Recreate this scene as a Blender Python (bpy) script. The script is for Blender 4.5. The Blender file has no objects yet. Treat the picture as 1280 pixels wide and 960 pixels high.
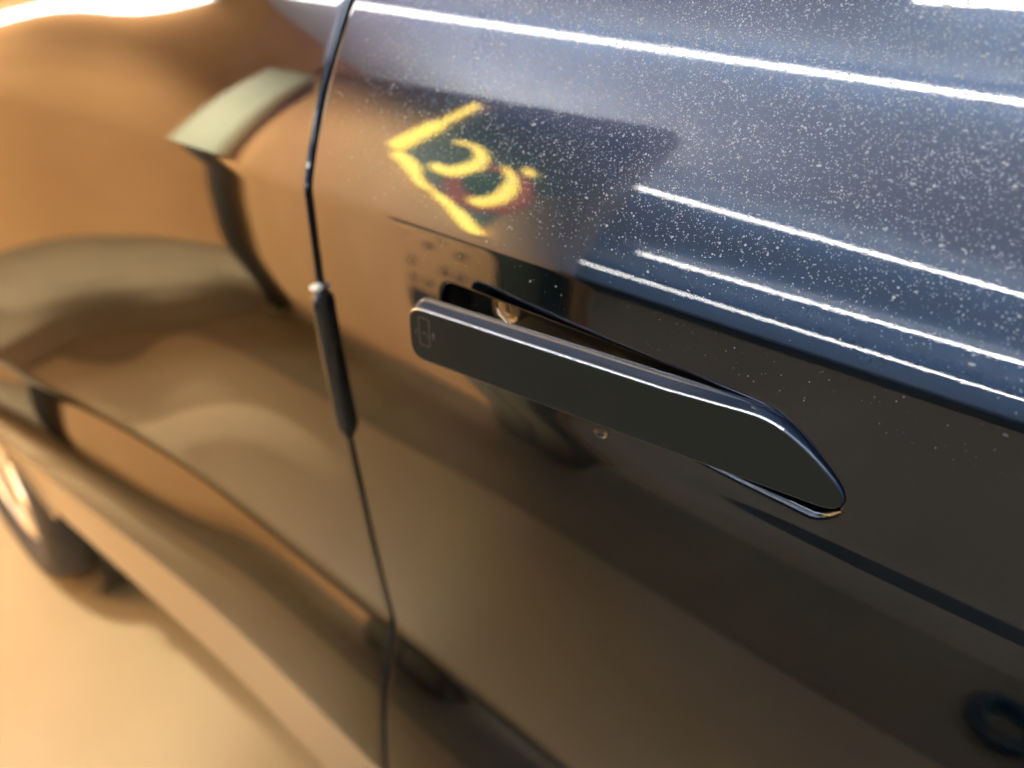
import bpy, bmesh, random
import math
import numpy as np
D=0.27; HC=1.28; FPX=961.0
YAW=math.radians(47.4); PIT=math.radians(30.2)
CAM=np.array([0,-D,HC])
fh=np.array([-math.cos(YAW),math.sin(YAW),0]); RT=np.array([math.sin(YAW),math.cos(YAW),0])
FW=fh*math.cos(PIT)+np.array([0,0,-math.sin(PIT)]); UP=fh*math.sin(PIT)+np.array([0,0,math.cos(PIT)])
PHI=[(.60,52),(.35,46),(.1,38),(-.12,31.5),(-.3,25),(-.45,18.5),(-.516,14.5),(-.526,3),(-.6,3),(-.75,1.5),(-.85,-2),(-1.3,-4.5),(-1.95,-6.5),(-2.0,-6),(-2.05,15),(-2.25,13.5),(-2.45,7),(-2.68,4),(-2.73,-2),(-3.2,-4),(-3.28,-8),(-3.32,-60),(-3.40,-72)]
_u=np.linspace(-3.40,.60,8001); _p=np.array(PHI)[::-1]
def mk(kind):
    ph=np.interp(_u,_p[:,0],_p[:,1])
    def sm(ph,w):
        n=int(w/(_u[1]-_u[0])); k=np.hanning(n+2)[1:-1]; k/=k.sum()
        return np.convolve(np.pad(ph,(n//2,n-1-n//2),mode='edge'),k,mode='valid')
    if kind=='door':
        ph=np.where(_u<-2.6,sm(ph,.035),sm(ph,.014))
    else:
        w=np.clip((-.65-_u)/.3,0,1)
        ph=np.where(_u>-1.2,sm(ph,.07),np.where(_u<-2.6,sm(ph,.06),sm(ph,.10)))
    t=np.tan(np.radians(ph)); y=np.concatenate([[0],np.cumsum((t[1:]+t[:-1])/2*(_u[1]-_u[0]))])
    y-=np.interp(-.6,_u,y)
    return y*D
_g=np.tan(np.radians(12))*np.exp(-((_u+.815)/.029)**2); GR=np.concatenate([[0],np.cumsum((_g[1:]+_g[:-1])/2*(_u[1]-_u[0]))])*D; GR-=GR[-1]
YA=mk('door'); YB=mk('rear')
def sst(a,b,x):
    t=np.clip((x-a)/(b-a),0,1); return t*t*(3-2*t)
WU=np.linspace(-3.8,1,961); _w=np.interp(WU,[-3.4,-2.9,-2.4,-2.0,-.9,-.5,-.1,.3,.6],[.40,.5,.95,1.,.92,.8,.45,.22,.15])
_k=np.hanning(121); _k/=_k.sum(); WV=np.convolve(np.pad(_w,60,mode='edge'),_k,mode='valid')
def surf(x,z):
    """y of the car's side at (x,z)"""
    u=(z-HC)/D
    k=sst(-.38,-.17,x)
    y=k*np.interp(u,_u,YA)+(1-k)*np.interp(u,_u,YB)+sst(-.36,-.04,x)*np.interp(u,_u,GR)
    # a slight barrel along the length and the flare over the rear wheel
    A=.145*.06*np.log1p(np.exp(np.clip((-.76-np.asarray(x))/.06,-40,40)))
    W=np.interp(u,WU,WV)
    return y-A*W+.012*np.clip((x+.25),0,2)**2
from mathutils import Vector, Matrix
scene=bpy.context.scene
C=scene.collection

# ------------------------------------------------------------------ camera
cam=bpy.data.cameras.new('camera'); co=bpy.data.objects.new('camera',cam); C.objects.link(co)
M=Matrix((( *RT,),( *UP,),( *(-FW),))).transposed()
co.matrix_world=Matrix.Translation(CAM)@M.to_4x4()
cam.sensor_width=36; cam.lens=36*FPX/1280; cam.clip_start=.01; cam.clip_end=200
cam.dof.use_dof=True; cam.dof.focus_distance=.318; cam.dof.aperture_fstop=cam.lens/6.0
scene.camera=co
# ------------------------------------------------------------------ world: an indoor garage, almost no light of its own
W=bpy.data.worlds.new('World'); scene.world=W; W.use_nodes=True
W.node_tree.nodes['Background'].inputs[0].default_value=(.02,.022,.028,1)
W.node_tree.nodes['Background'].inputs[1].default_value=1
scene.view_settings.view_transform='Standard'; scene.view_settings.look='None'
scene.view_settings.exposure=0; scene.view_settings.gamma=1
cy=scene.cycles; cy.use_denoising=True; cy.max_bounces=10; cy.glossy_bounces=6; cy.diffuse_bounces=4
cy.caustics_reflective=False; cy.caustics_refractive=False; cy.sample_clamp_indirect=6; cy.blur_glossy=.2
LAMP=42.0; SPOT=1900; HAZE=.098; CEIL_FILL=135

# ------------------------------------------------------------------ helpers
def mat(name,col,rough=.5,metal=0,**k):
    m=bpy.data.materials.new(name); m.use_nodes=True
    b=m.node_tree.nodes['Principled BSDF']
    b.inputs['Base Color'].default_value=(*col,1); b.inputs['Roughness'].default_value=rough; b.inputs['Metallic'].default_value=metal
    for a,v in k.items(): b.inputs[a.replace('_',' ')].default_value=v
    return m
def nodes(m): return m.node_tree.nodes,m.node_tree.links,m.node_tree.nodes['Principled BSDF']
def noise_col(m,c1,c2,scale,detail=4,rough=.6,stretch=(1,1,1)):
    n,l,b=nodes(m); tc=n.new('ShaderNodeTexCoord'); mp=n.new('ShaderNodeMapping'); mp.inputs['Scale'].default_value=stretch
    t=n.new('ShaderNodeTexNoise'); t.inputs['Scale'].default_value=scale; t.inputs['Detail'].default_value=detail; t.inputs['Roughness'].default_value=rough
    r=n.new('ShaderNodeValToRGB'); r.color_ramp.elements[0].position=.3; r.color_ramp.elements[1].position=.7
    r.color_ramp.elements[0].color=(*c1,1); r.color_ramp.elements[1].color=(*c2,1)
    l.new(tc.outputs['Object'],mp.inputs[0]); l.new(mp.outputs[0],t.inputs[0]); l.new(t.outputs[0],r.inputs[0]); l.new(r.outputs[0],b.inputs['Base Color'])
    return m
def bump(m,scale,strength,dist=.001,detail=2,sock='Normal'):
    n,l,b=nodes(m); tc=n.new('ShaderNodeTexCoord'); t=n.new('ShaderNodeTexNoise'); t.inputs['Scale'].default_value=scale; t.inputs['Detail'].default_value=detail
    bp=n.new('ShaderNodeBump'); bp.inputs['Strength'].default_value=strength; bp.inputs['Distance'].default_value=dist
    l.new(tc.outputs['Object'],t.inputs[0]); l.new(t.outputs[0],bp.inputs['Height']); l.new(bp.outputs[0],b.inputs[sock])
    return bp
def link(name,me,m=None,parent=None,smooth=True):
    o=bpy.data.objects.new(name,me); C.objects.link(o)
    if m: me.materials.append(m)
    if smooth:
        me.polygons.foreach_set('use_smooth',[True]*len(me.polygons))
    if parent: o.parent=parent
    return o
def obj(name,bm,m=None,parent=None,smooth=True,sharp=None):
    bmesh.ops.recalc_face_normals(bm,faces=bm.faces)
    me=bpy.data.meshes.new(name); bm.to_mesh(me); bm.free()
    o=link(name,me,m,parent,smooth)
    if sharp: me.set_sharp_from_angle(angle=math.radians(sharp))
    return o
def tag(o,label=None,cat=None,group=None,kind=None):
    for k,v in (('label',label),('category',cat),('group',group),('kind',kind)):
        if v: o[k]=v
    return o
def empty(name,loc=(0,0,0),parent=None):
    o=bpy.data.objects.new(name,None); C.objects.link(o); o.location=loc; o.empty_display_size=.05
    if parent: o.parent=parent
    return o
def box(bm,x0,x1,y0,y1,z0,z1,bev=0):
    g=bmesh.ops.create_cube(bm,size=1)
    for v in g['verts']:
        v.co=Vector(((x0+x1)/2+v.co.x*(x1-x0),(y0+y1)/2+v.co.y*(y1-y0),(z0+z1)/2+v.co.z*(z1-z0)))
    if bev:
        es=list({e for v in g['verts'] for e in v.link_edges})
        bmesh.ops.bevel(bm,geom=es,offset=bev,segments=2,affect='EDGES',profile=.5)
def boxobj(name,x0,x1,y0,y1,z0,z1,m,parent=None,bev=0):
    bm=bmesh.new(); box(bm,x0,x1,y0,y1,z0,z1,bev); return obj(name,bm,m,parent,smooth=bev>0,sharp=35 if bev else None)
def tube(bm,pts,r,seg=10,closed=False):
    pts=[Vector(p) for p in pts]; n=len(pts); rings=[]
    rr=r if isinstance(r,(list,tuple)) else [r]*n
    for i,p in enumerate(pts):
        a=pts[(i-1)%n] if (closed or i>0) else p; b=pts[(i+1)%n] if (closed or i<n-1) else p
        t=(b-a).normalized(); q=t.orthogonal() if abs(t.y)>.95 else t.cross(Vector((0,1,0)))
        q.normalize(); w=t.cross(q)
        rings.append([bm.verts.new(p+(q*math.cos(2*math.pi*k/seg)+w*math.sin(2*math.pi*k/seg))*rr[i]) for k in range(seg)])
    for i in range(n if closed else n-1):
        A,B=rings[i],rings[(i+1)%n]
        for k in range(seg): bm.faces.new((A[k],A[(k+1)%seg],B[(k+1)%seg],B[k]))
    if not closed:
        bm.faces.new(rings[0][::-1]); bm.faces.new(rings[-1])
def catmull(pts,n=8,closed=False):
    P=[np.array(p,float) for p in pts]; out=[]; m=len(P)
    for i in range(m if closed else m-1):
        g=(lambda j:P[j%m]) if closed else (lambda j:P[min(max(j,0),m-1)])
        a,b,c,d=g(i-1),g(i),g(i+1),g(i+2)
        for k in range(n):
            t=k/n; out.append(.5*((2*b)+(-a+c)*t+(2*a-5*b+4*c-d)*t*t+(-a+3*b-3*c+d)*t**3))
    if not closed: out.append(P[-1])
    return out
def lathe(bm,prof,center,axis_y=True,seg=48,close=False):
    rings=[]
    for r,y in prof:
        rings.append([bm.verts.new((center[0]+r*math.cos(2*math.pi*k/seg),center[1]+y,center[2]+r*math.sin(2*math.pi*k/seg))) for k in range(seg)])
    for A,B in zip(rings,rings[1:]+([rings[0]] if close else [])):
        for k in range(seg): bm.faces.new((A[k],A[(k+1)%seg],B[(k+1)%seg],B[k]))
    return rings

# ------------------------------------------------------------------ materials
paint=mat('dark_blue_metallic_paint',(.004,.015,.055),.21,1.0)
n,l,b=nodes(paint)
b.inputs['Specular Tint'].default_value=(.02,.03,.06,1); b.inputs['Coat Weight'].default_value=1; b.inputs['Coat Roughness'].default_value=.012; b.inputs['Coat IOR'].default_value=1.55
fl=n.new('ShaderNodeTexVoronoi'); fl.inputs['Scale'].default_value=2600
tc=n.new('ShaderNodeTexCoord'); l.new(tc.outputs['Object'],fl.inputs['Vector'])
mixc=n.new('ShaderNodeMix'); mixc.data_type='RGBA'; mixc.inputs[6].default_value=(.0028,.0120,.032,1); mixc.inputs[7].default_value=(.0036,.0150,.039,1)
l.new(fl.outputs['Color'],mixc.inputs[0]); l.new(mixc.outputs[2],b.inputs['Base Color'])
bp=bump(paint,420,.0105,.0006,2,'Coat Normal')        # orange peel of the clear coat
# blue haze of lamp glow painted on the upper shoulder: a patchy diffuse film
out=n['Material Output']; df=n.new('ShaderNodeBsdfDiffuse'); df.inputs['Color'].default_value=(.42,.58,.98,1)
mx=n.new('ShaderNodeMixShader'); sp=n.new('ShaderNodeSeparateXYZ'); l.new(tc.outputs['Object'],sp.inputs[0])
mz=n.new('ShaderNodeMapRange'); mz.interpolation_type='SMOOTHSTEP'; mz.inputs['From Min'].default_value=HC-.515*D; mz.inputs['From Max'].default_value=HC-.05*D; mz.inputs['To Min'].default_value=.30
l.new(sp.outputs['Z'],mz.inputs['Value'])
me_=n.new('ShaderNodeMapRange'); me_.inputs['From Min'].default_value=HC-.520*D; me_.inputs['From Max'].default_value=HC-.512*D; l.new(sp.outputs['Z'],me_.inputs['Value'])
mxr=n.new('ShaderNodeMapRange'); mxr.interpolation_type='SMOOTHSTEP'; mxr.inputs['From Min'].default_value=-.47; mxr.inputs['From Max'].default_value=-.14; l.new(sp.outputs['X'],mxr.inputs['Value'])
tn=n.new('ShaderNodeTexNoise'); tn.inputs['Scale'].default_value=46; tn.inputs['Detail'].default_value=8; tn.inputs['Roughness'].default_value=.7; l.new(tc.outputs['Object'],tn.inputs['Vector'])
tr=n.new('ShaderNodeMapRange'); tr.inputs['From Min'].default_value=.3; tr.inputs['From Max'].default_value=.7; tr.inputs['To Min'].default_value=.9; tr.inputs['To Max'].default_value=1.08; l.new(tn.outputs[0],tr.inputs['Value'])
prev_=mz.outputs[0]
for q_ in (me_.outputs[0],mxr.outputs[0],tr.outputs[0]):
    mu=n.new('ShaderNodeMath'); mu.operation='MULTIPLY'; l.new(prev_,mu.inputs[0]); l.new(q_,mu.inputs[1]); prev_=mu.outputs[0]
mu=n.new('ShaderNodeMath'); mu.operation='MULTIPLY'; mu.inputs[1].default_value=HAZE; l.new(prev_,mu.inputs[0])
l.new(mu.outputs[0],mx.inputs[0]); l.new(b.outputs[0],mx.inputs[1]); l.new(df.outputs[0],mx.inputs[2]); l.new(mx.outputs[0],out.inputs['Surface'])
gloss_black=mat('black_gloss_plastic',(.012,.013,.014),.12,0,Coat_Weight=.3)
matt_black=mat('black_plastic',(.012,.012,.012),.55)
rubber=noise_col(mat('tyre_rubber',(.03,.028,.026),.75),(.022,.021,.02),(.04,.037,.034),40)
alloy=mat('alloy_rim',(.62,.62,.62),.34,1)
handle_m=mat('handle_face',(.0078,.0108,.0112),.3,0,Specular_IOR_Level=.14)
bump(handle_m,600,.04,.0004)
n,l,b=nodes(handle_m); tc=n.new('ShaderNodeTexCoord'); t_=n.new('ShaderNodeTexNoise'); t_.inputs['Scale'].default_value=28; t_.inputs['Detail'].default_value=6; l.new(tc.outputs['Object'],t_.inputs[0])
r_=n.new('ShaderNodeMapRange'); r_.inputs['From Min'].default_value=.35; r_.inputs['From Max'].default_value=.7; r_.inputs['To Min'].default_value=.27; r_.inputs['To Max'].default_value=.34; l.new(t_.outputs[0],r_.inputs[0]); l.new(r_.outputs[0],b.inputs['Roughness'])
sill_m=mat('satin_grey_trim',(.40,.335,.235),.42,.5); bump(sill_m,300,.05,.0005)
lit_paint=mat('handle_lit_paint',(.020,.046,.105),.42,.9,Coat_Weight=1,Coat_Roughness=.02)  # car paint made brighter and bluer as lamp light on the handle
sheen_m=mat('recess_sheen',(.42,.36,.28),.3,.9)  # pale metal standing for the reflection in the recess's lower wall
glint_m=mat('edge_glint',(.46,.55,.70),.22,1)  # pale metal on the top edges only, standing for lamp glints
lock_m=mat('lock_metal',(.78,.72,.60),.25,1); bump(lock_m,900,.12,.0006)
dark_metal=mat('lock_slot',(.10,.085,.06),.45,1)
symbol_m=mat('symbol_print',(.07,.073,.07),.5)
floor_m=noise_col(mat('tan_floor',(.62,.47,.27),.38),(.275,.207,.110),(.33,.252,.14),1.3,5)
tan_m=noise_col(mat('tan_board',(.6,.34,.12),.55),(.58,.295,.105),(.70,.385,.15),2.2,6,.65,(1.2,1,.45))
ceil_m=noise_col(mat('ceiling_plaster',(.7,.62,.62),.8),(.66,.71,.77),(.75,.80,.86),.8)
conc=noise_col(mat('grey_concrete',(.3,.31,.34),.8),(.24,.25,.28),(.34,.35,.38),.7)
cab_m=mat('dark_cabinet',(.055,.045,.022),.5); olive_m=mat('olive_laminate',(.24,.19,.10),.5); mark_m=mat('dark_ink',(.03,.03,.025),.5)
post_m=mat('dark_post',(.03,.026,.02),.5)
pale_m=mat('pale_board',(.44,.45,.30),.5)
white_m=mat('white_enamel',(.8,.8,.78),.4)
def emis(name,col,s,base=(.8,.8,.8)):
    m=mat(name,base); b=m.node_tree.nodes['Principled BSDF']
    b.inputs['Emission Color'].default_value=(*col,1); b.inputs['Emission Strength'].default_value=s; return m
lamp_m=emis('lamp_tube',(1,.95,.88),LAMP)
red_m=emis('red_sign_light',(1,.07,.04),3.2,(.05,.01,.01))
neon_m=emis('yellow_sign_light',(1,.68,.10),22,(.2,.15,.05))
clear=mat('clear_water',(1,1,1),.02,0,Transmission_Weight=1,IOR=1.33)
water=mat('water',(.60,.72,.88),.04,0,Transmission_Weight=.6,IOR=1.33)

# ------------------------------------------------------------------ the garage round the car
WY=-1.03
tag(boxobj('floor',-14,6,-12.6,4,-.2,0,floor_m),kind='structure')
tag(boxobj('driveway',-14,6,-12.5,-2.9,0,.004,noise_col(mat('dark_asphalt',(.05,.04,.03),.8),(.040,.033,.021),(.062,.052,.034),1.1,5)),kind='structure')
tag(boxobj('ceiling',-14,6,-12.6,4,2.75,2.95,ceil_m),kind='structure')
tag(boxobj('return_wall',-3.5,-2.0,-2.4,-2.3,0,2.75,tan_m),kind='structure')
tag(boxobj('rear_wall',-3.6,-3.5,-2.4,4,0,2.75,tan_m),kind='structure')
tag(boxobj('far_wall',-14,6,-12.6,-12.5,0,2.75,conc),kind='structure')
tag(boxobj('side_wall',-14,-13.9,-12.5,4,0,2.75,conc),kind='structure')
tag(boxobj('front_wall',5.9,6,-12.5,4,0,2.75,conc),kind='structure')
tag(boxobj('inner_wall',-3.5,5.9,3.9,4,0,2.75,conc),kind='structure')
tag(boxobj('added_dark_band',-14,6,-12.5,-12.49,0,1.35,mat('dark_band',(.015,.015,.017),.6)),kind='structure')  # unseen dark band added so the door's groove mirrors dark
tag(boxobj('partition_wall',-2.36,-.97,WY-.08,WY,-.1,2.06,tan_m),kind='structure')

def lamp(p0,p1,label,r=.045,roll=0):
    p0,p1=Vector(p0),Vector(p1)
    t=tag(empty('ceiling_lamp',(p0+p1)/2),label,'ceiling lamp','tube lamps on the garage ceiling and walls')
    t.rotation_euler=(p1-p0).to_track_quat('X','Z').to_euler()
    L=(p1-p0).length/2
    boxobj('housing',-L,L,-r*.6,r*.6,r+.008,r+.03,white_m,t,.004)
    bm=bmesh.new(); tube(bm,[(-L+.01,0,0),(L-.01,0,0)],r,14); obj('tube',bm,lamp_m,t,sharp=40)
    for s in (-1,1): boxobj('end_cap',s*L-.012,s*L+.012,-r*1.2,r*1.2,-r*1.2,r+.04,white_m,t,.003)
    return t
lamp((-3.3,-.86,2.66),(3.0,-1.48,2.66),'long white tube lamp on the ceiling beside the tan partition wall',.0145)
lamp((-.60,-.68,2.66),(3.0,-.72,2.66),'short white tube lamp on the ceiling straight above the car door',.0145)
lamp((-2.3,-2.82,2.62),(3.4,-4.2,2.62),'white tube lamp on the ceiling one bay away from the car',.017)
lamp((-3.9,-6.2,2.62),(4.6,-6.2,2.62),'white tube lamp on the ceiling two bays away from the car',.028)
lamp((-7.2,-9,2.15),(5.2,-9,2.15),'white tube lamp hanging low three bays away from the car',.03)
lamp((-3.44,-.85,1.66),(-3.44,-.85,2.5),'upright white tube lamp on the tan rear wall',.03)
def fill_spot(loc,aim,power,size,col,where):  # unseen spotlights added to brighten the walls and floor
    t=tag(empty('fill_spotlight',loc),None,'spotlight','unseen spotlights added over the car roof')
    t['label']='white unseen spotlight added to brighten '+where
    d=Vector(aim)-Vector(loc); t.rotation_euler=d.to_track_quat('-Z','Y').to_euler()
    L=bpy.data.lights.new('fill_beam','SPOT'); L.energy=power; L.spot_size=math.radians(size); L.spot_blend=.6; L.shadow_soft_size=.05; L.color=col
    lo=bpy.data.objects.new('fill_beam',L); C.objects.link(lo); lo.parent=t
    bm=bmesh.new(); lathe(bm,[(.07,-.02),(.072,.12),(.05,.16),(.001,.16)],(0,0,0),seg=24)
    bmesh.ops.rotate(bm,verts=bm.verts,matrix=Matrix.Rotation(math.pi/2,3,'X')); obj('fill_housing',bm,white_m,t,sharp=40)
SPC=(1,.92,.80)
fill_spot((-1.3,1.02,2.60),(-1.85,WY,.85),SPOT*.8,44,SPC,'the wall left of the lit yellow sign')
fill_spot((-2.4,1.02,2.60),(-2.2,WY,.85),SPOT*.9,52,SPC,'the pale board on its stand')
fill_spot((-1.1,.75,2.62),(-3.5,-.95,.85),SPOT*1.5,42,SPC,'the tan rear wall')
fill_spot((-1.75,-.62,2.60),(-1.6,-.28,0),400,36,(1,.90,.78),'the floor beside the rear wheel')

def ceiling_fill(x,y,z,p,where):  # unseen lamps added to brighten the ceiling
    t=tag(empty('fill_light',(x,y,z)),'added unseen floor standing uplighter '+where,'fill_light','unseen lights added to brighten the ceiling')
    L=bpy.data.lights.new('ceiling_fill_beam','SPOT'); L.energy=p; L.spot_size=math.radians(150); L.spot_blend=1; L.shadow_soft_size=.08; L.color=(1,.95,.9)
    lo=bpy.data.objects.new('ceiling_fill_beam',L); C.objects.link(lo); lo.parent=t; lo.rotation_euler=(math.pi,0,0); lo.location=(0,0,.03)
    bm=bmesh.new(); lathe(bm,[(.001,-.05),(.06,-.04),(.11,-.01),(.125,.03),(.115,.03),(.10,-.005),(.05,-.03),(.001,-.035)],(0,0,0),seg=24)
    bmesh.ops.rotate(bm,verts=bm.verts,matrix=Matrix.Rotation(math.pi/2,3,'X')); obj('bowl',bm,post_m,t,sharp=50)
    boxobj('stem',-.008,.008,-.008,.008,-z+.02,-.04,post_m,t); boxobj('base',-.12,.12,-.12,.12,-z+.005,-z+.02,post_m,t,.003)
ceiling_fill(-2.4,-1.8,1.9,CEIL_FILL*1.4,'beside the end of the tan partition wall')
ceiling_fill(-1.7,-1.75,1.6,CEIL_FILL,'behind the lit sign wall')
ceiling_fill(1.1,-1.3,1.3,CEIL_FILL*1.7,'nearest to the car door')
ceiling_fill(1.5,-4.9,1.3,CEIL_FILL*1.6,'out in the middle of the garage')
# lit sign on the partition wall: a chevron, a ring and a red disc
sg=tag(empty('lit_sign',(-1.4,WY,1.6)),'yellow lit wall sign of a chevron, a ring and a red disc','sign')
def sgn(name,pts,r,m,closed=False,smooth=True):
    bm=bmesh.new(); p=catmull([(x+1.4,.022,z-1.6) for x,z in pts],8,closed) if smooth else [(x+1.4,.022,z-1.6) for x,z in pts]
    tube(bm,p,r,10,closed); return obj(name,bm,m,sg,sharp=50)
sgn('chevron_bar',[(-1.555,1.99),(-1.59,1.80),(-1.64,1.60)],[.012]*8+[.025]*9,neon_m)
sgn('chevron_bar',[(-1.60,1.56),(-1.54,1.53),(-1.46,1.44),(-1.40,1.41),(-1.30,1.34),(-1.20,1.23)],[.024]*12+[.014]*9+[.009]*6+[.018]*6+[.024]*8,neon_m)
sgn('ring',[(-1.47,1.72),(-1.40,1.72),(-1.345,1.66),(-1.345,1.60),(-1.40,1.54),(-1.45,1.55)],[.009]*10+[.017]*12+[.022]*19,neon_m)
bm=bmesh.new(); lathe(bm,[(0.0001,.008),(.11,.008),(.135,.012),(.14,.004),(.14,0)],(.13,.0,-.09),seg=40); obj('disc',bm,red_m,sg,sharp=40)
bm=bmesh.new(); lathe(bm,[(0.0001,.017),(.075,.017),(.077,.012)],(.125,.0,-.07),seg=30); obj('disc_centre',bm,mark_m,sg,sharp=40)
sgn('crescent',[(-1.255,1.64),(-1.20,1.57),(-1.20,1.47),(-1.26,1.41)],[.009]*4+[.014]*6+[.020]*15,neon_m)
sgn('dot',[(-1.19,1.655),(-1.175,1.635)],.015,neon_m,smooth=False)

bm=bmesh.new(); pl=[(-1.62,1.585),(-1.55,1.97),(-1.0,1.97),(-1.0,1.66),(-1.17,1.50),(-1.21,1.27)]
f0=[bm.verts.new((x+1.4,.0015,z-1.6)) for x,z in pl]; f1=[bm.verts.new((x+1.4,.006,z-1.6)) for x,z in pl]
bm.faces.new(f0); bm.faces.new(f1[::-1])
for i in range(6): bm.faces.new((f0[i],f1[i],f1[(i+1)%6],f0[(i+1)%6]))
obj('back_plate',bm,mat('dark_plate',(.11,.10,.11),.5),sg,smooth=False)
mt=boxobj('floor_shade',-3.4,3.2,WY+.005,-.68,0,.005,noise_col(mat('floor_shade_brown',(.1,.08,.05),.8),(.175,.136,.072),(.225,.175,.094),6),None,.002)  # dark sheet standing for the shaded floor near the wall
tag(mt,'olive brown sheet added as shade on the floor along the tan partition wall','shade sheet')
mt=boxobj('floor_shade',-3.48,-2.45,-2.28,-.30,.0055,.0105,mt.data.materials[0],None,.002)  # second dark sheet, added to keep the floor here dim
tag(mt,'olive brown sheet added as shade on the floor before the tan rear wall','shade sheet')
bm=bmesh.new()
for k in range(4):
    rr=.050+.009*(k%3); tube(bm,[(.062+.004*math.sin(k*2.1)+rr*math.cos(a)*.8,-.845+rr*math.sin(a),.008+.013*k+.002*math.sin(3*a+k)) for a in np.linspace(0,2*math.pi,41)[:-1]],.0075,8,True)
tag(obj('cable_coil',bm,mat('cable_rubber',(.035,.032,.034),.6)),'small coil of black cable lying on the floor before the car door','cable')
# dark cabinet and stand in front of the partition
t=tag(empty('cabinet',(-1.2,WY,0)),'low dark cabinet with a tan notice board at the partition wall end','cabinet')
boxobj('carcass',-.22,.22,.003,.10,.52,1.02,cab_m,t,.006); boxobj('base',-.08,.22,.003,.09,.007,.52,olive_m,t,.006); boxobj('door',-.07,.066,.09,.105,.03,.5,olive_m,t,.004); boxobj('door',.074,.212,.09,.105,.03,.5,olive_m,t,.004)
nb=boxobj('notice_board',-.21,.10,.10,.112,.60,.93,tan_m,t,.003)
rnd=random.Random(3)
for i in range(5):
    for j in range(5):
        if rnd.random()<.55:
            x=-.19+j*.055; z=.63+i*.055; boxobj('mark',x,x+.02+.02*rnd.random(),.112,.1135,z,z+.014,mark_m,nb)
t=tag(empty('stand',(-2.36,-.98,0)),'dark upright stand holding a pale board before the tan wall','stand')
boxobj('post',-.036,.036,-.03,.03,.03,1.15,post_m,t,.006); boxobj('foot',-.03,.03,-.03,.05,0,.05,pale_m,t,.012)
boxobj('board',-.12,.12,-.02,.02,1.15,1.95,pale_m,t,.005)

# ------------------------------------------------------------------ the car
car=tag(empty('car',(0,0,0)),'dark blue car with an opened flush door handle and wet shoulder','car')
def gapx(u): return -.4185+np.interp(u,[-3.4,-2.76,-2.02,-1.24,-.69,-.5,-.12,.6],[.004,.003,0,0,-.0050,-.0085,-.009,-.012])
def V(x,z): return (x,float(surf(x,z)),z)
us=np.unique(np.round(np.concatenate([np.linspace(-3.4,-2.6,90),np.linspace(-2.6,-2.1,30),np.linspace(-2.1,-1.9,40),np.linspace(-1.9,-.86,60),np.linspace(-.86,-.76,60),np.linspace(-.76,-.56,40),np.linspace(-.56,-.46,70),np.linspace(-.46,.6,150)]),5))
GAP=.0018; usd=us[us>=-2.745]
def grid(bm,xs_of_u,us):
    rows=[]
    for u in us:
        z=HC+u*D; xs=xs_of_u(u); ys=surf(np.asarray(xs),np.full(len(xs),z))
        rows.append([bm.verts.new((float(x),float(y),z)) for x,y in zip(xs,ys)])
    for a,bb in zip(rows,rows[1:]):
        for i in range(len(a)-1): bm.faces.new((a[i],a[i+1],bb[i+1],bb[i]))
    return rows
def hem(bm,edge,dirs,r=.0032,depth=.014):
    """roll an open edge inwards; dirs: outward tangents"""
    prev=edge; base=[v.co.copy() for v in edge]
    for k in range(1,8):
        a=math.pi/2*min(k,6)/6; dep=depth if k==7 else 0
        cur=[bm.verts.new(p+Vector(d)*(r*math.sin(a))+Vector((0,r*(1-math.cos(a))+dep,0))) for p,d in zip(base,dirs)]
        for i in range(len(cur)-1): bm.faces.new((prev[i],prev[i+1],cur[i+1],cur[i]))
        prev=cur
    return prev

# handle outline (a: distance from the pivot to the rear, z: height), in metres
PX=-.243*D
def HA(x,u): return ((-x*D)+PX, HC+u*D)
corner=.030*D
def outline(off=0.0,lead=0.0):
    pts=[]
    zt,zb=HC-.622*D,HC-.752*D; aL=.868*D+lead
    def arc(cx,cz,r,a0,a1,n=10):
        for k in range(n+1):
            t=math.radians(a0+(a1-a0)*k/n); pts.append((cx+r*math.cos(t),cz+r*math.sin(t)))
    # a grows to the rear; start at the rear top corner and run clockwise
    arc(aL-corner,zt-corner,corner,0,90)
    pts.extend((a,zt) for a in np.linspace(aL-corner-.004,.185*D,40))
    tail=[(.165,-.6222),(.14,-.6245),(.11,-.634),(.08,-.6495),(.052,-.6685),(.028,-.6885),(.011,-.7045),(.003,-.7165),(.001,-.728),(.005,-.740),(.014,-.7475),(.028,-.7513),(.05,-.752)]
    cm=catmull([(a*D,HC+u*D) for a,u in tail],6)
    pts.extend((float(p[0]),float(p[1])) for p in cm)
    pts.extend((a,zb) for a in np.linspace(.06*D,aL-corner-.004,44))
    arc(aL-corner,zb+corner,corner,-90,0)
    # resample evenly, then offset along the normals
    P=np.array(pts+[pts[0]]); s=np.concatenate([[0],np.cumsum(np.hypot(*np.diff(P,axis=0).T))])
    q=np.linspace(0,s[-1],241)[:-1]; P=np.column_stack([np.interp(q,s,P[:,0]),np.interp(q,s,P[:,1])])
    for _ in range(2): P=(np.roll(P,1,0)+2*P+np.roll(P,-1,0))/4
    T=np.roll(P,-1,0)-np.roll(P,1,0); T/=np.hypot(*T.T)[:,None]; N=np.column_stack([T[:,1],-T[:,0]])
    cen=P.mean(0)
    if ((P-cen)*N).sum()<0: N=-N
    return P+N*off,N
hole,HN=outline(0,.006*D)
hole=hole+HN*(D*np.where(HN[:,1]>-.3,np.interp(hole[:,0]/D,[.08,.30],[.0045,.0098]),.0098))[:,None]
hole[:,1]-=np.where(HN[:,1]<0,1,0)*.0058*np.interp(hole[:,0],[0,.04*D,.15*D,.45*D],[.3,1,.8,0])
hole_xz=np.column_stack([PX-hole[:,0],hole[:,1]]); HN=np.column_stack([-HN[:,0],HN[:,1]])

bm=bmesh.new()
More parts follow.
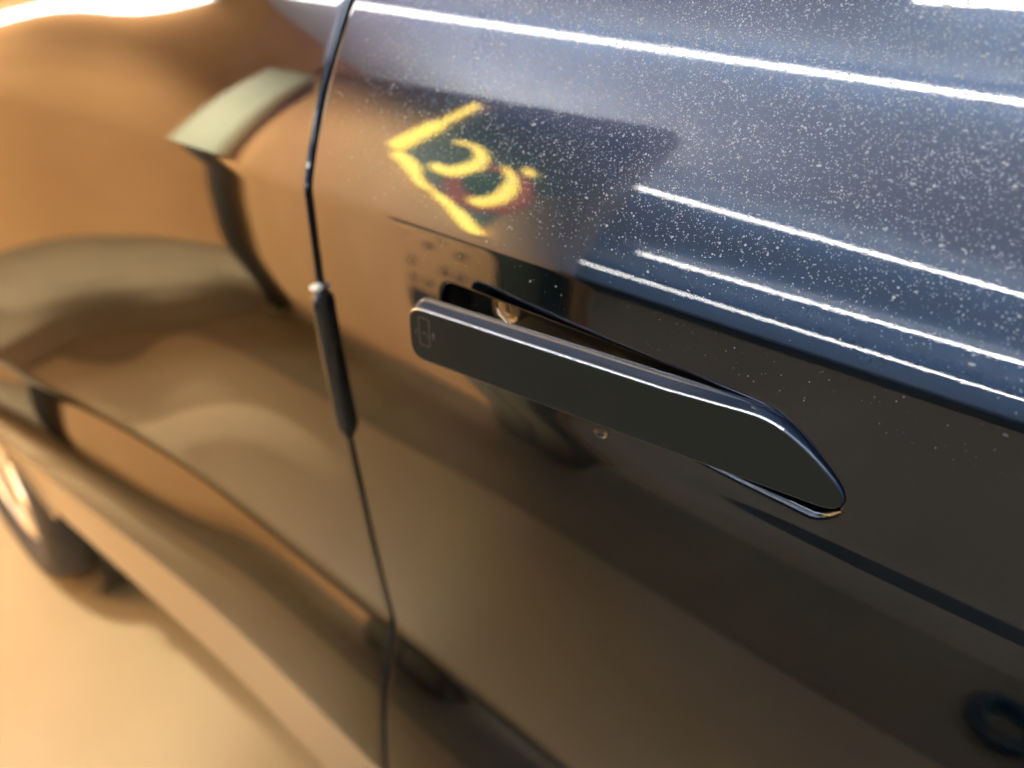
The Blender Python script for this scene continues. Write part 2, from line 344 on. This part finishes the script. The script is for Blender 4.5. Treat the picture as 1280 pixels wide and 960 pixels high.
# door: left strip to the gap, then a regular grid with a window left for the recess
dx=.004; xr=np.concatenate([np.arange(-.36,.0801,dx),np.linspace(.09,.95,60)])
uA=min(us,key=lambda v:abs(v+.575)); uB=min(us,key=lambda v:abs(v+.783))
iA=list(usd).index(uB); iB=list(usd).index(uA)
jA=int(np.argmin(abs(xr+.328))); jB=int(np.argmin(abs(xr+.048)))
rows=grid(bm,lambda u:np.concatenate([np.linspace(gapx(u)+GAP+.0032,-.36,34)[:-1],xr]),usd)
off=33; jA+=off; jB+=off
kill=[]
for i in range(iA,iB):
    for j in range(jA,jB):
        f=bm.faces.get((rows[i][j],rows[i][j+1],rows[i+1][j+1],rows[i+1][j]))
        kill.append(f)
bmesh.ops.delete(bm,geom=kill,context='FACES_ONLY')
for i in range(iA+1,iB):
    for j in range(jA+1,jB): bm.verts.remove(rows[i][j])
hem(bm,[r[0] for r in rows],[(-1,0,0)]*len(rows))
# patch between the window and the recess outline
rect=[rows[iA][j] for j in range(jA,jB)]+[rows[i][jB] for i in range(iA,iB)]+[rows[iB][j] for j in range(jB,jA,-1)]+[rows[i][jA] for i in range(iB,iA,-1)]
nR=len(rect); R=np.array([(v.co.x,v.co.z) for v in rect])
# each rectangle vertex gets a point of the outline (matched by closest direction, monotone)
hs=hole_xz
area=lambda P:((P[:,0]*np.roll(P[:,1],-1)-np.roll(P[:,0],-1)*P[:,1]).sum())
hN=HN
if area(hs)*area(R)<0: hs=hs[::-1]; hN=hN[::-1]
i0=int(np.argmin(((hs-R[0])**2).sum(1)))
hs=np.roll(hs,-i0,0); hN=np.roll(hN,-i0,0)
# anchor pairs: nearest outline point of every rect vertex, made monotone
near=np.array([int(np.argmin(((hs-r)**2).sum(1))) for r in R],float); near[0]=0
for k in range(1,nR):
    if near[k]<near[k-1]: near[k]=near[k-1]
    if near[k]>len(hs)-1: near[k]=len(hs)-1
ker=np.ones(15)/15; ext=np.concatenate([near[-20:]-len(hs),near,near[:20]+len(hs)]); near=np.convolve(ext,ker,mode='same')[20:-20]
def hp(t):
    t=np.asarray(t)%len(hs); a=np.floor(t).astype(int); f=(t-a)[:,None]
    return hs[a%len(hs)]*(1-f)+hs[(a+1)%len(hs)]*f, hN[a%len(hs)]*(1-f)+hN[(a+1)%len(hs)]*f
inner,inN=hp(near+np.arange(nR)*1e-4)
NR=14; prev=rect
for k in range(1,NR+1):
    w=1-(1-k/NR)**1.0; P=R*(1-w)+inner*w
    cur=[bm.verts.new((float(x),float(surf(x,z)),float(z))) for x,z in P]
    for i in range(nR): bm.faces.new((prev[i],prev[(i+1)%nR],cur[(i+1)%nR],cur[i]))
    prev=cur
# rolled lip of the recess
base=[v.co.copy() for v in prev]; rr_=[.0020+.0030*max(0,min(1,(-nn[1]-.2)/.5))*float(np.interp((PX-p.x)/D,[.0,.05,.2,.5],[.6,1,.8,0])) for p,nn in zip(base,inN)]
for k in range(1,8):
    a=math.pi/2*min(k,6)/6; dep=.004 if k==7 else 0
    cur=[bm.verts.new(p+Vector((-nn[0],0,-nn[1]))*(r*math.sin(a))+Vector((0,r*(1-math.cos(a))+dep,0))) for p,nn,r in zip(base,inN,rr_)]
    for i in range(nR): bm.faces.new((prev[i],prev[(i+1)%nR],cur[(i+1)%nR],cur[i]))
    prev=cur
lip=[v.co.copy() for v in prev]
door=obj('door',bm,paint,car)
# recess tray: walls and back
bm=bmesh.new(); ring0=[bm.verts.new(p+Vector((0,-.0012,0))) for p in lip]
depth=lambda x:float(np.interp(x,[-.31,-.20,-.07],[.022,.022,.012]))
ring1=[bm.verts.new((p.x,float(surf(p.x,p.z))+depth(p.x)-.003,p.z)) for p in lip]
cx=sum((p.x for p in lip))/len(lip); cz=sum((p.z for p in lip))/len(lip)
ring2=[bm.verts.new((p.x+(cx-p.x)*.012,float(surf(p.x,p.z))+depth(p.x),p.z+(cz-p.z)*.12)) for p in lip]
for A,B in ((ring0,ring1),(ring1,ring2)):
    for i in range(nR): bm.faces.new((A[i],A[(i+1)%nR],B[(i+1)%nR],B[i]))
bmesh.ops.contextual_create(bm,geom=ring2)
bmesh.ops.triangulate(bm,faces=[f for f in bm.faces if len(f.verts)>4])
bm.normal_update()
for f in bm.faces:
    c_=f.calc_center_median()
    if c_.z<HC-.742*D and c_.x>-.62*D: f.material_index=1
rec=obj('handle_recess',bm,gloss_black,car,sharp=35); rec.data.materials.append(sheen_m)
# lock cylinder
lc=Vector((-.955*D,.0070,HC-.636*D))
bm=bmesh.new(); lathe(bm,[(.0001,0),(.0074,0),(.0078,.0004),(.0079,.0016)],lc,seg=40)
for (rr,aa) in ((.0042,2.4),(.0048,5.6),(.0053,4.3)):     # dents where keys have slipped
    pass
lock=obj('lock_cylinder',bm,lock_m,car,sharp=40)
bm=bmesh.new(); lathe(bm,[(.0082,.0016),(.0082,-.0002),(.0087,-.0007),(.0094,-.0004),(.0096,.002),(.0096,.015)],lc,seg=40); obj('collar',bm,lock_m,lock,sharp=50)
bm=bmesh.new(); box(bm,lc.x-.0013,lc.x+.0013,lc.y-.0004,lc.y+.001,lc.z-.0042,lc.z+.0042,.0004); obj('key_slot',bm,dark_metal,lock,sharp=40)
bm=bmesh.new(); tube(bm,[(lc.x+(.0021)*sx,lc.y-.0003,lc.z+.0048*sz) for sx,sz in ((-1,1),(1,1),(1,-1),(-1,-1))],.0003,6,True); obj('slot_rim',bm,lock_m,lock)

# handle, turned out about its front end
ho,hn=outline(0); TH=.0088; OPEN=math.asin(.103/.868)
pv=Vector((PX,float(surf(PX,HC-.73*D)),0))
def hpnt(a,y,z):   # a to the rear, y outward-negative
    ca,sa=math.cos(OPEN),math.sin(OPEN)
    return Vector((pv.x-a*ca+y*sa*0-(-y)*0,0,0)) if False else Vector((pv.x-(a*ca)+(y*-sa)*-1*-1, pv.y-(a*sa)+y*ca, z))
bm=bmesh.new(); nh=len(ho); bv=.0011
nb_=5; SL=.0034; UPN=(np.clip(hn[:,1],0,1)**.7*np.interp(ho[:,0],[0,.12*D,.3*D],[.08,.3,1]))[:,None]
secs=[(1,bv*(1-math.sin(math.pi/2*k/nb_)),bv*(1-math.cos(math.pi/2*k/nb_))) for k in range(nb_+1)]  # slope share, inset, depth
secs+=[(.66,0,TH*.35),(.33,0,TH*.62)]+[(0,bv*(1-math.cos(math.pi/2*k/nb_)),TH-bv+bv*math.sin(math.pi/2*k/nb_)) for k in range(nb_+1)]
prev=None; first=None; fm=[]
for q,(slp,ins,dep) in enumerate(secs):
    P=ho-hn*(ins+slp*SL*UPN)
    cur=[bm.verts.new(hpnt(p[0],dep,p[1])) for p in P]
    if prev:
        for i in range(nh):
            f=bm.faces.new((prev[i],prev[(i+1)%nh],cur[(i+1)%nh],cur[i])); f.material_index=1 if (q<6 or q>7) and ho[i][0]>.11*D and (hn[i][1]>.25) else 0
    else: first=cur
    prev=cur
bm.faces.new(first); bm.faces.new(prev[::-1])
handle=obj('door_handle',bm,lit_paint,car,sharp=40); handle.data.materials.append(glint_m)
bm=bmesh.new(); c0=[bm.verts.new(hpnt(p[0],.0001,p[1])) for p in ho-hn*(bv*.75+SL*UPN)]; c1=[bm.verts.new(hpnt(p[0],-.00025,p[1])) for p in ho-hn*(bv+SL*UPN)]
for i in range(nh): bm.faces.new((c0[i],c0[(i+1)%nh],c1[(i+1)%nh],c1[i]))
bm.faces.new(c1); obj('handle_cover',bm,handle_m,handle,sharp=20)
# touch symbol printed on the handle: a rounded frame, a small key mark, waves on both sides
bm=bmesh.new()
def hl(pts,r=.00015,closed=False): tube(bm,[hpnt(a,-.00028,z) for a,z in pts],r,6,closed)
sa_,sz_=.826*D,HC-.683*D
w,h,rr=.0036,.0082,.0012
frame=[]
for cxx,czz,a0 in ((w-rr,h-rr,0),(-w+rr,h-rr,90),(-w+rr,-h+rr,180),(w-rr,-h+rr,270)):
    for k in range(5):
        t=math.radians(a0+90*k/4); frame.append((sa_+cxx+rr*math.cos(t),sz_+czz+rr*math.sin(t)))
hl(frame,closed=True)
hl([(sa_+.0012,sz_-.0004),(sa_-.0022,sz_-.0012)]); hl([(sa_-.0016,sz_-.0026),(sa_-.0028,sz_-.0028)]); 
for s in (-1,1):
    for k,rad in enumerate((.0016,.0026,.0036)):
        if s==1 and k==2: continue
        hl([(sa_+s*(w+.0010+rad*math.cos(t)*.7),sz_-.001+rad*math.sin(t)*.8) for t in np.linspace(-.9,.9,7)],.00012)
obj('touch_symbol',bm,symbol_m,handle)

# rear quarter panel with the wheel arch
WC=Vector((-1.745,-.012,.337)); AR=.395
bm=bmesh.new()
xsR=lambda u:np.concatenate([np.linspace(-2.6,-1.35,70)[:-1],np.linspace(-1.35,gapx(u)-GAP-.0032,150)])
rows=grid(bm,xsR,usd)
kill=[v for v in bm.verts if (v.co.x-WC.x)**2+(v.co.z-WC.z)**2<AR**2]
hem(bm,[r[-1] for r in rows],[(1,0,0)]*len(rows))
bmesh.ops.delete(bm,geom=kill,context='VERTS')
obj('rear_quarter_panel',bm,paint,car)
bm=bmesh.new(); uss=us[us<=-2.735]
rows=grid(bm,lambda u:np.linspace(WC.x+math.sqrt(max(AR**2-(HC+u*D-WC.z)**2,.01)),.95,120),uss)
obj('sill_trim',bm,sill_m,car)
# arch lip and liner follow the cut
bm=bmesh.new(); ang=np.radians(np.linspace(5,175,90)); ringsL=[]
for aa in ang:
    c,s=math.cos(aa),math.sin(aa); row=[]
    for rr,dy in ((AR+.022,-.0015),(AR+.02,-.004),(AR+.012,-.0055),(AR+.002,-.005),(AR-.004,-.002),(AR-.005,.004),(AR-.005,.05)):
        x,z=WC.x+rr*c,WC.z+rr*s; row.append(bm.verts.new((x,float(surf(x,max(z,HC-3.3*D)))+dy,z)))
    ringsL.append(row)
for A,B in zip(ringsL,ringsL[1:]):
    for i in range(len(A)-1): bm.faces.new((A[i],A[i+1],B[i+1],B[i]))
obj('wheel_arch',bm,sill_m,car)
bm=bmesh.new(); lathe(bm,[(AR-.004,.0),(AR-.004,.4),(.05,.41)],(WC.x,WC.y+.03,WC.z),seg=60)
obj('arch_liner',bm,matt_black,car)
# wheel
wh=empty('wheel',WC,car)
bm=bmesh.new(); RO=.335
prof=[(.235,-.005),(.245,-.022),(.275,-.034),(.305,-.030),(.322,-.016),(.331,.004),(.335,.03),(.335,.09),(.3351,.15),(.331,.19),(.315,.215),(.24,.2)]
lathe(bm,prof,(0,0,0),seg=72,close=True); tyre=obj('tyre',bm,rubber,wh,sharp=45)
bm=bmesh.new(); lathe(bm,[(.238,-.002),(.236,-.012),(.228,-.014),(.222,-.004),(.205,.03),(.20,.12),(.235,.19)],(0,0,0),seg=72)
rim=obj('rim',bm,alloy,wh,sharp=40)
for k in range(5):
    bm=bmesh.new()
    for sgnn in (-1,1):
        a=math.radians(72*k+8*sgnn+20); a2=math.radians(72*k+14*sgnn+20)
        tube(bm,[(.045*math.cos(a),.004,.045*math.sin(a)),(.13*math.cos(a),-.006,.13*math.sin(a)),(.222*math.cos(a2),.004,.222*math.sin(a2))],[.017,.014,.014],8)
    obj('spoke',bm,alloy,wh,sharp=60)
bm=bmesh.new(); lathe(bm,[(.0001,-.016),(.03,-.015),(.034,-.01),(.06,-.004),(.062,.02)],(0,0,0),seg=36); obj('hub_cap',bm,alloy,wh,sharp=40)
for k in range(5):
    a=math.radians(72*k+56); bm=bmesh.new(); bmesh.ops.create_uvsphere(bm,u_segments=12,v_segments=8,radius=.013)
    bmesh.ops.translate(bm,verts=bm.verts,vec=(.05*math.cos(a),-.006,.05*math.sin(a))); obj('wheel_bolt',bm,alloy,wh)
# brake disc, underbody, inner body, side window
bm=bmesh.new(); lathe(bm,[(.0001,.10),(.17,.10),(.17,.125)],(0,0,0),seg=40); obj('brake_disc',bm,mat('brake_steel',(.28,.26,.24),.4,1),wh,sharp=40)
boxobj('underbody',-1.28,.95,.12,1.7,.30,.98,matt_black,car,.02)
boxobj('inner_body',-1.25,.95,.07,.10,.42,1.30,matt_black,car)
zt=HC+.6*D; yt=float(surf(-.4,zt))
bm=bmesh.new()
for A in ((-1.7,.95),):
    p=[(A[0],yt+.012,zt-.004),(A[1],yt+.012,zt-.004),(A[1]-.25,yt+.30,zt+.30),(A[0]+.2,yt+.30,zt+.30)]
    v=[bm.verts.new(q) for q in p]; w_=[bm.verts.new((q[0],q[1]+.004,q[2])) for q in p]
    bm.faces.new(v); bm.faces.new(w_[::-1])
    for i in range(4): bm.faces.new((v[i],w_[i],w_[(i+1)%4],v[(i+1)%4]))
obj('side_window',bm,mat('tinted_glass',(.01,.012,.012),.02,0,Coat_Weight=.4),car,smooth=False)
bm=bmesh.new(); tube(bm,[(x,float(surf(x,zt))+.008,zt+.002) for x in np.linspace(-1.7,.95,40)],.009,8); obj('window_trim',bm,gloss_black,car)
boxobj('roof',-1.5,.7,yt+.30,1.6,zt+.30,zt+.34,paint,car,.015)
# edge guard sitting in the gap
bm=bmesh.new(); z0,z1=HC-1.215*D,HC-.765*D; zz=np.linspace(z0,z1,26); rings=[]
for i,z in enumerate(zz):
    u=(z-HC)/D; e=min(1,(i+.35)/2.2,(25-i+.35)/1.6); x=float(gapx(u)); y=float(surf(x,z))
    hw=.0042*e**.5; out=.0085*e**.5
    rings.append([bm.verts.new((x+hw*a,y-out*b_+.004*(1-b_)*0+(.006 if b_<=0 else 0),z)) for a,b_ in ((-1,0),(-1,.7),(-.6,.95),(0,1.03),(.6,.95),(1,.7),(1,0))])
for A,B in zip(rings,rings[1:]):
    for i in range(len(A)-1): bm.faces.new((A[i],A[i+1],B[i+1],B[i]))
bm.faces.new(rings[0]); bm.faces.new(rings[-1][::-1])
eg=obj('edge_guard',bm,gloss_black,car,sharp=50)
bm=bmesh.new(); x=float(gapx(-.76)); z=z1+.0015; y=float(surf(x,z)); bmesh.ops.create_uvsphere(bm,u_segments=16,v_segments=10,radius=.0045)
bmesh.ops.scale(bm,verts=bm.verts,vec=(1.0,1.1,.55)); bmesh.ops.translate(bm,verts=bm.verts,vec=(x-.001,y-.003,z)); obj('end_cap',bm,white_m,eg)

# ------------------------------------------------------------------ water droplets on the shoulder
rng=np.random.default_rng(11)
SEG=6
X=rng.uniform(-.43,.16,150000); U=rng.uniform(-.51,.12,150000)
gx=gapx(U)
pr=np.clip((U+.50)/.30,.02,1)**.8*np.clip((X-gx)/.26,.04,1)**.9*np.clip(1.25-.9*np.clip((-.38-U)/.12,0,1),0,1)
nz=.5+.25*np.sin(37*X+33*U+2*np.sin(23*X-31*U))+.25*np.sin(61*X-47*U+1.7*np.sin(71*X+19*U))
keep=(rng.uniform(size=X.size)<pr*(.66+.34*nz))&(X>gx+.008)
X,U=X[keep][:62000],U[keep][:62000]
RR=np.clip(rng.lognormal(math.log(.000185),.42,X.size),.00008,.0007)
EL=np.where(rng.uniform(size=X.size)<.94,1.0,rng.uniform(1.5,3.0,X.size)); ROT=rng.uniform(-.5,.5,X.size)
# a few stray specks on the band round the handle
xs_=rng.uniform(-.33,.0,150); us_=rng.uniform(-.60,-.53,150)
X=np.concatenate([X,xs_]); U=np.concatenate([U,us_]); RR=np.concatenate([RR,np.clip(rng.lognormal(math.log(.00013),.5,150),.00007,.0005)])
EL=np.concatenate([EL,np.ones(150)]); ROT=np.concatenate([ROT,np.zeros(150)])
Z=HC+U*D; e=.001; NN=X.size
Y=surf(X,Z); Nn=np.column_stack([(surf(X+e,Z)-surf(X-e,Z))/(2*e),-np.ones(NN),(surf(X,Z+e)-surf(X,Z-e))/(2*e)]); Nn/=np.linalg.norm(Nn,axis=1)[:,None]
P0=np.column_stack([X,Y,Z]); T0=np.cross(Nn,[0,0,1.]); T0/=np.linalg.norm(T0,axis=1)[:,None]; S0=np.cross(T0,Nn)
cr,sr=np.cos(ROT)[:,None],np.sin(ROT)[:,None]; T1=T0*cr+S0*sr; S1=-T0*sr+S0*cr
cols=[]
for rr,hh in ((1,-.05),(.68,.72)):
    for k in range(SEG):
        a=2*math.pi*k/SEG; cols.append(P0+(T1*(math.cos(a)*EL)[:,None]+S1*math.sin(a))*(RR*rr)[:,None]+Nn*(RR*.5*hh)[:,None])
cols.append(P0+Nn*(RR*.5)[:,None])
verts=np.stack(cols,1).reshape(-1,3); nv=len(cols)
fl_=[]
for k in range(SEG):
    k2=(k+1)%SEG; fl_+= [(k,k2,SEG+k2),(k,SEG+k2,SEG+k),(SEG+k,SEG+k2,2*SEG)]
faces=(np.array(fl_)[None]+(np.arange(NN)*nv)[:,None,None]).reshape(-1,3)
me=bpy.data.meshes.new('water_droplets'); me.from_pydata(verts,[],faces); me.update()
o=link('water_droplets',me,water); tag(o,'fine water droplets beaded on the dark blue shoulder above the handle','water droplets',kind='stuff')

# one large drop hanging under the handle's lower edge
bm=bmesh.new(); bmesh.ops.create_uvsphere(bm,u_segments=24,v_segments=16,radius=.0031)
for v in bm.verts: v.co.z*=.8; v.co.y*=.6; v.co.x*=1.25
x=-.185; z=HC-.800*D; bmesh.ops.translate(bm,verts=bm.verts,vec=(x,float(surf(x,z))-.0012,z))
tag(obj('water_drop',bm,clear),'single large round water drop on the door under the handle','water drop')
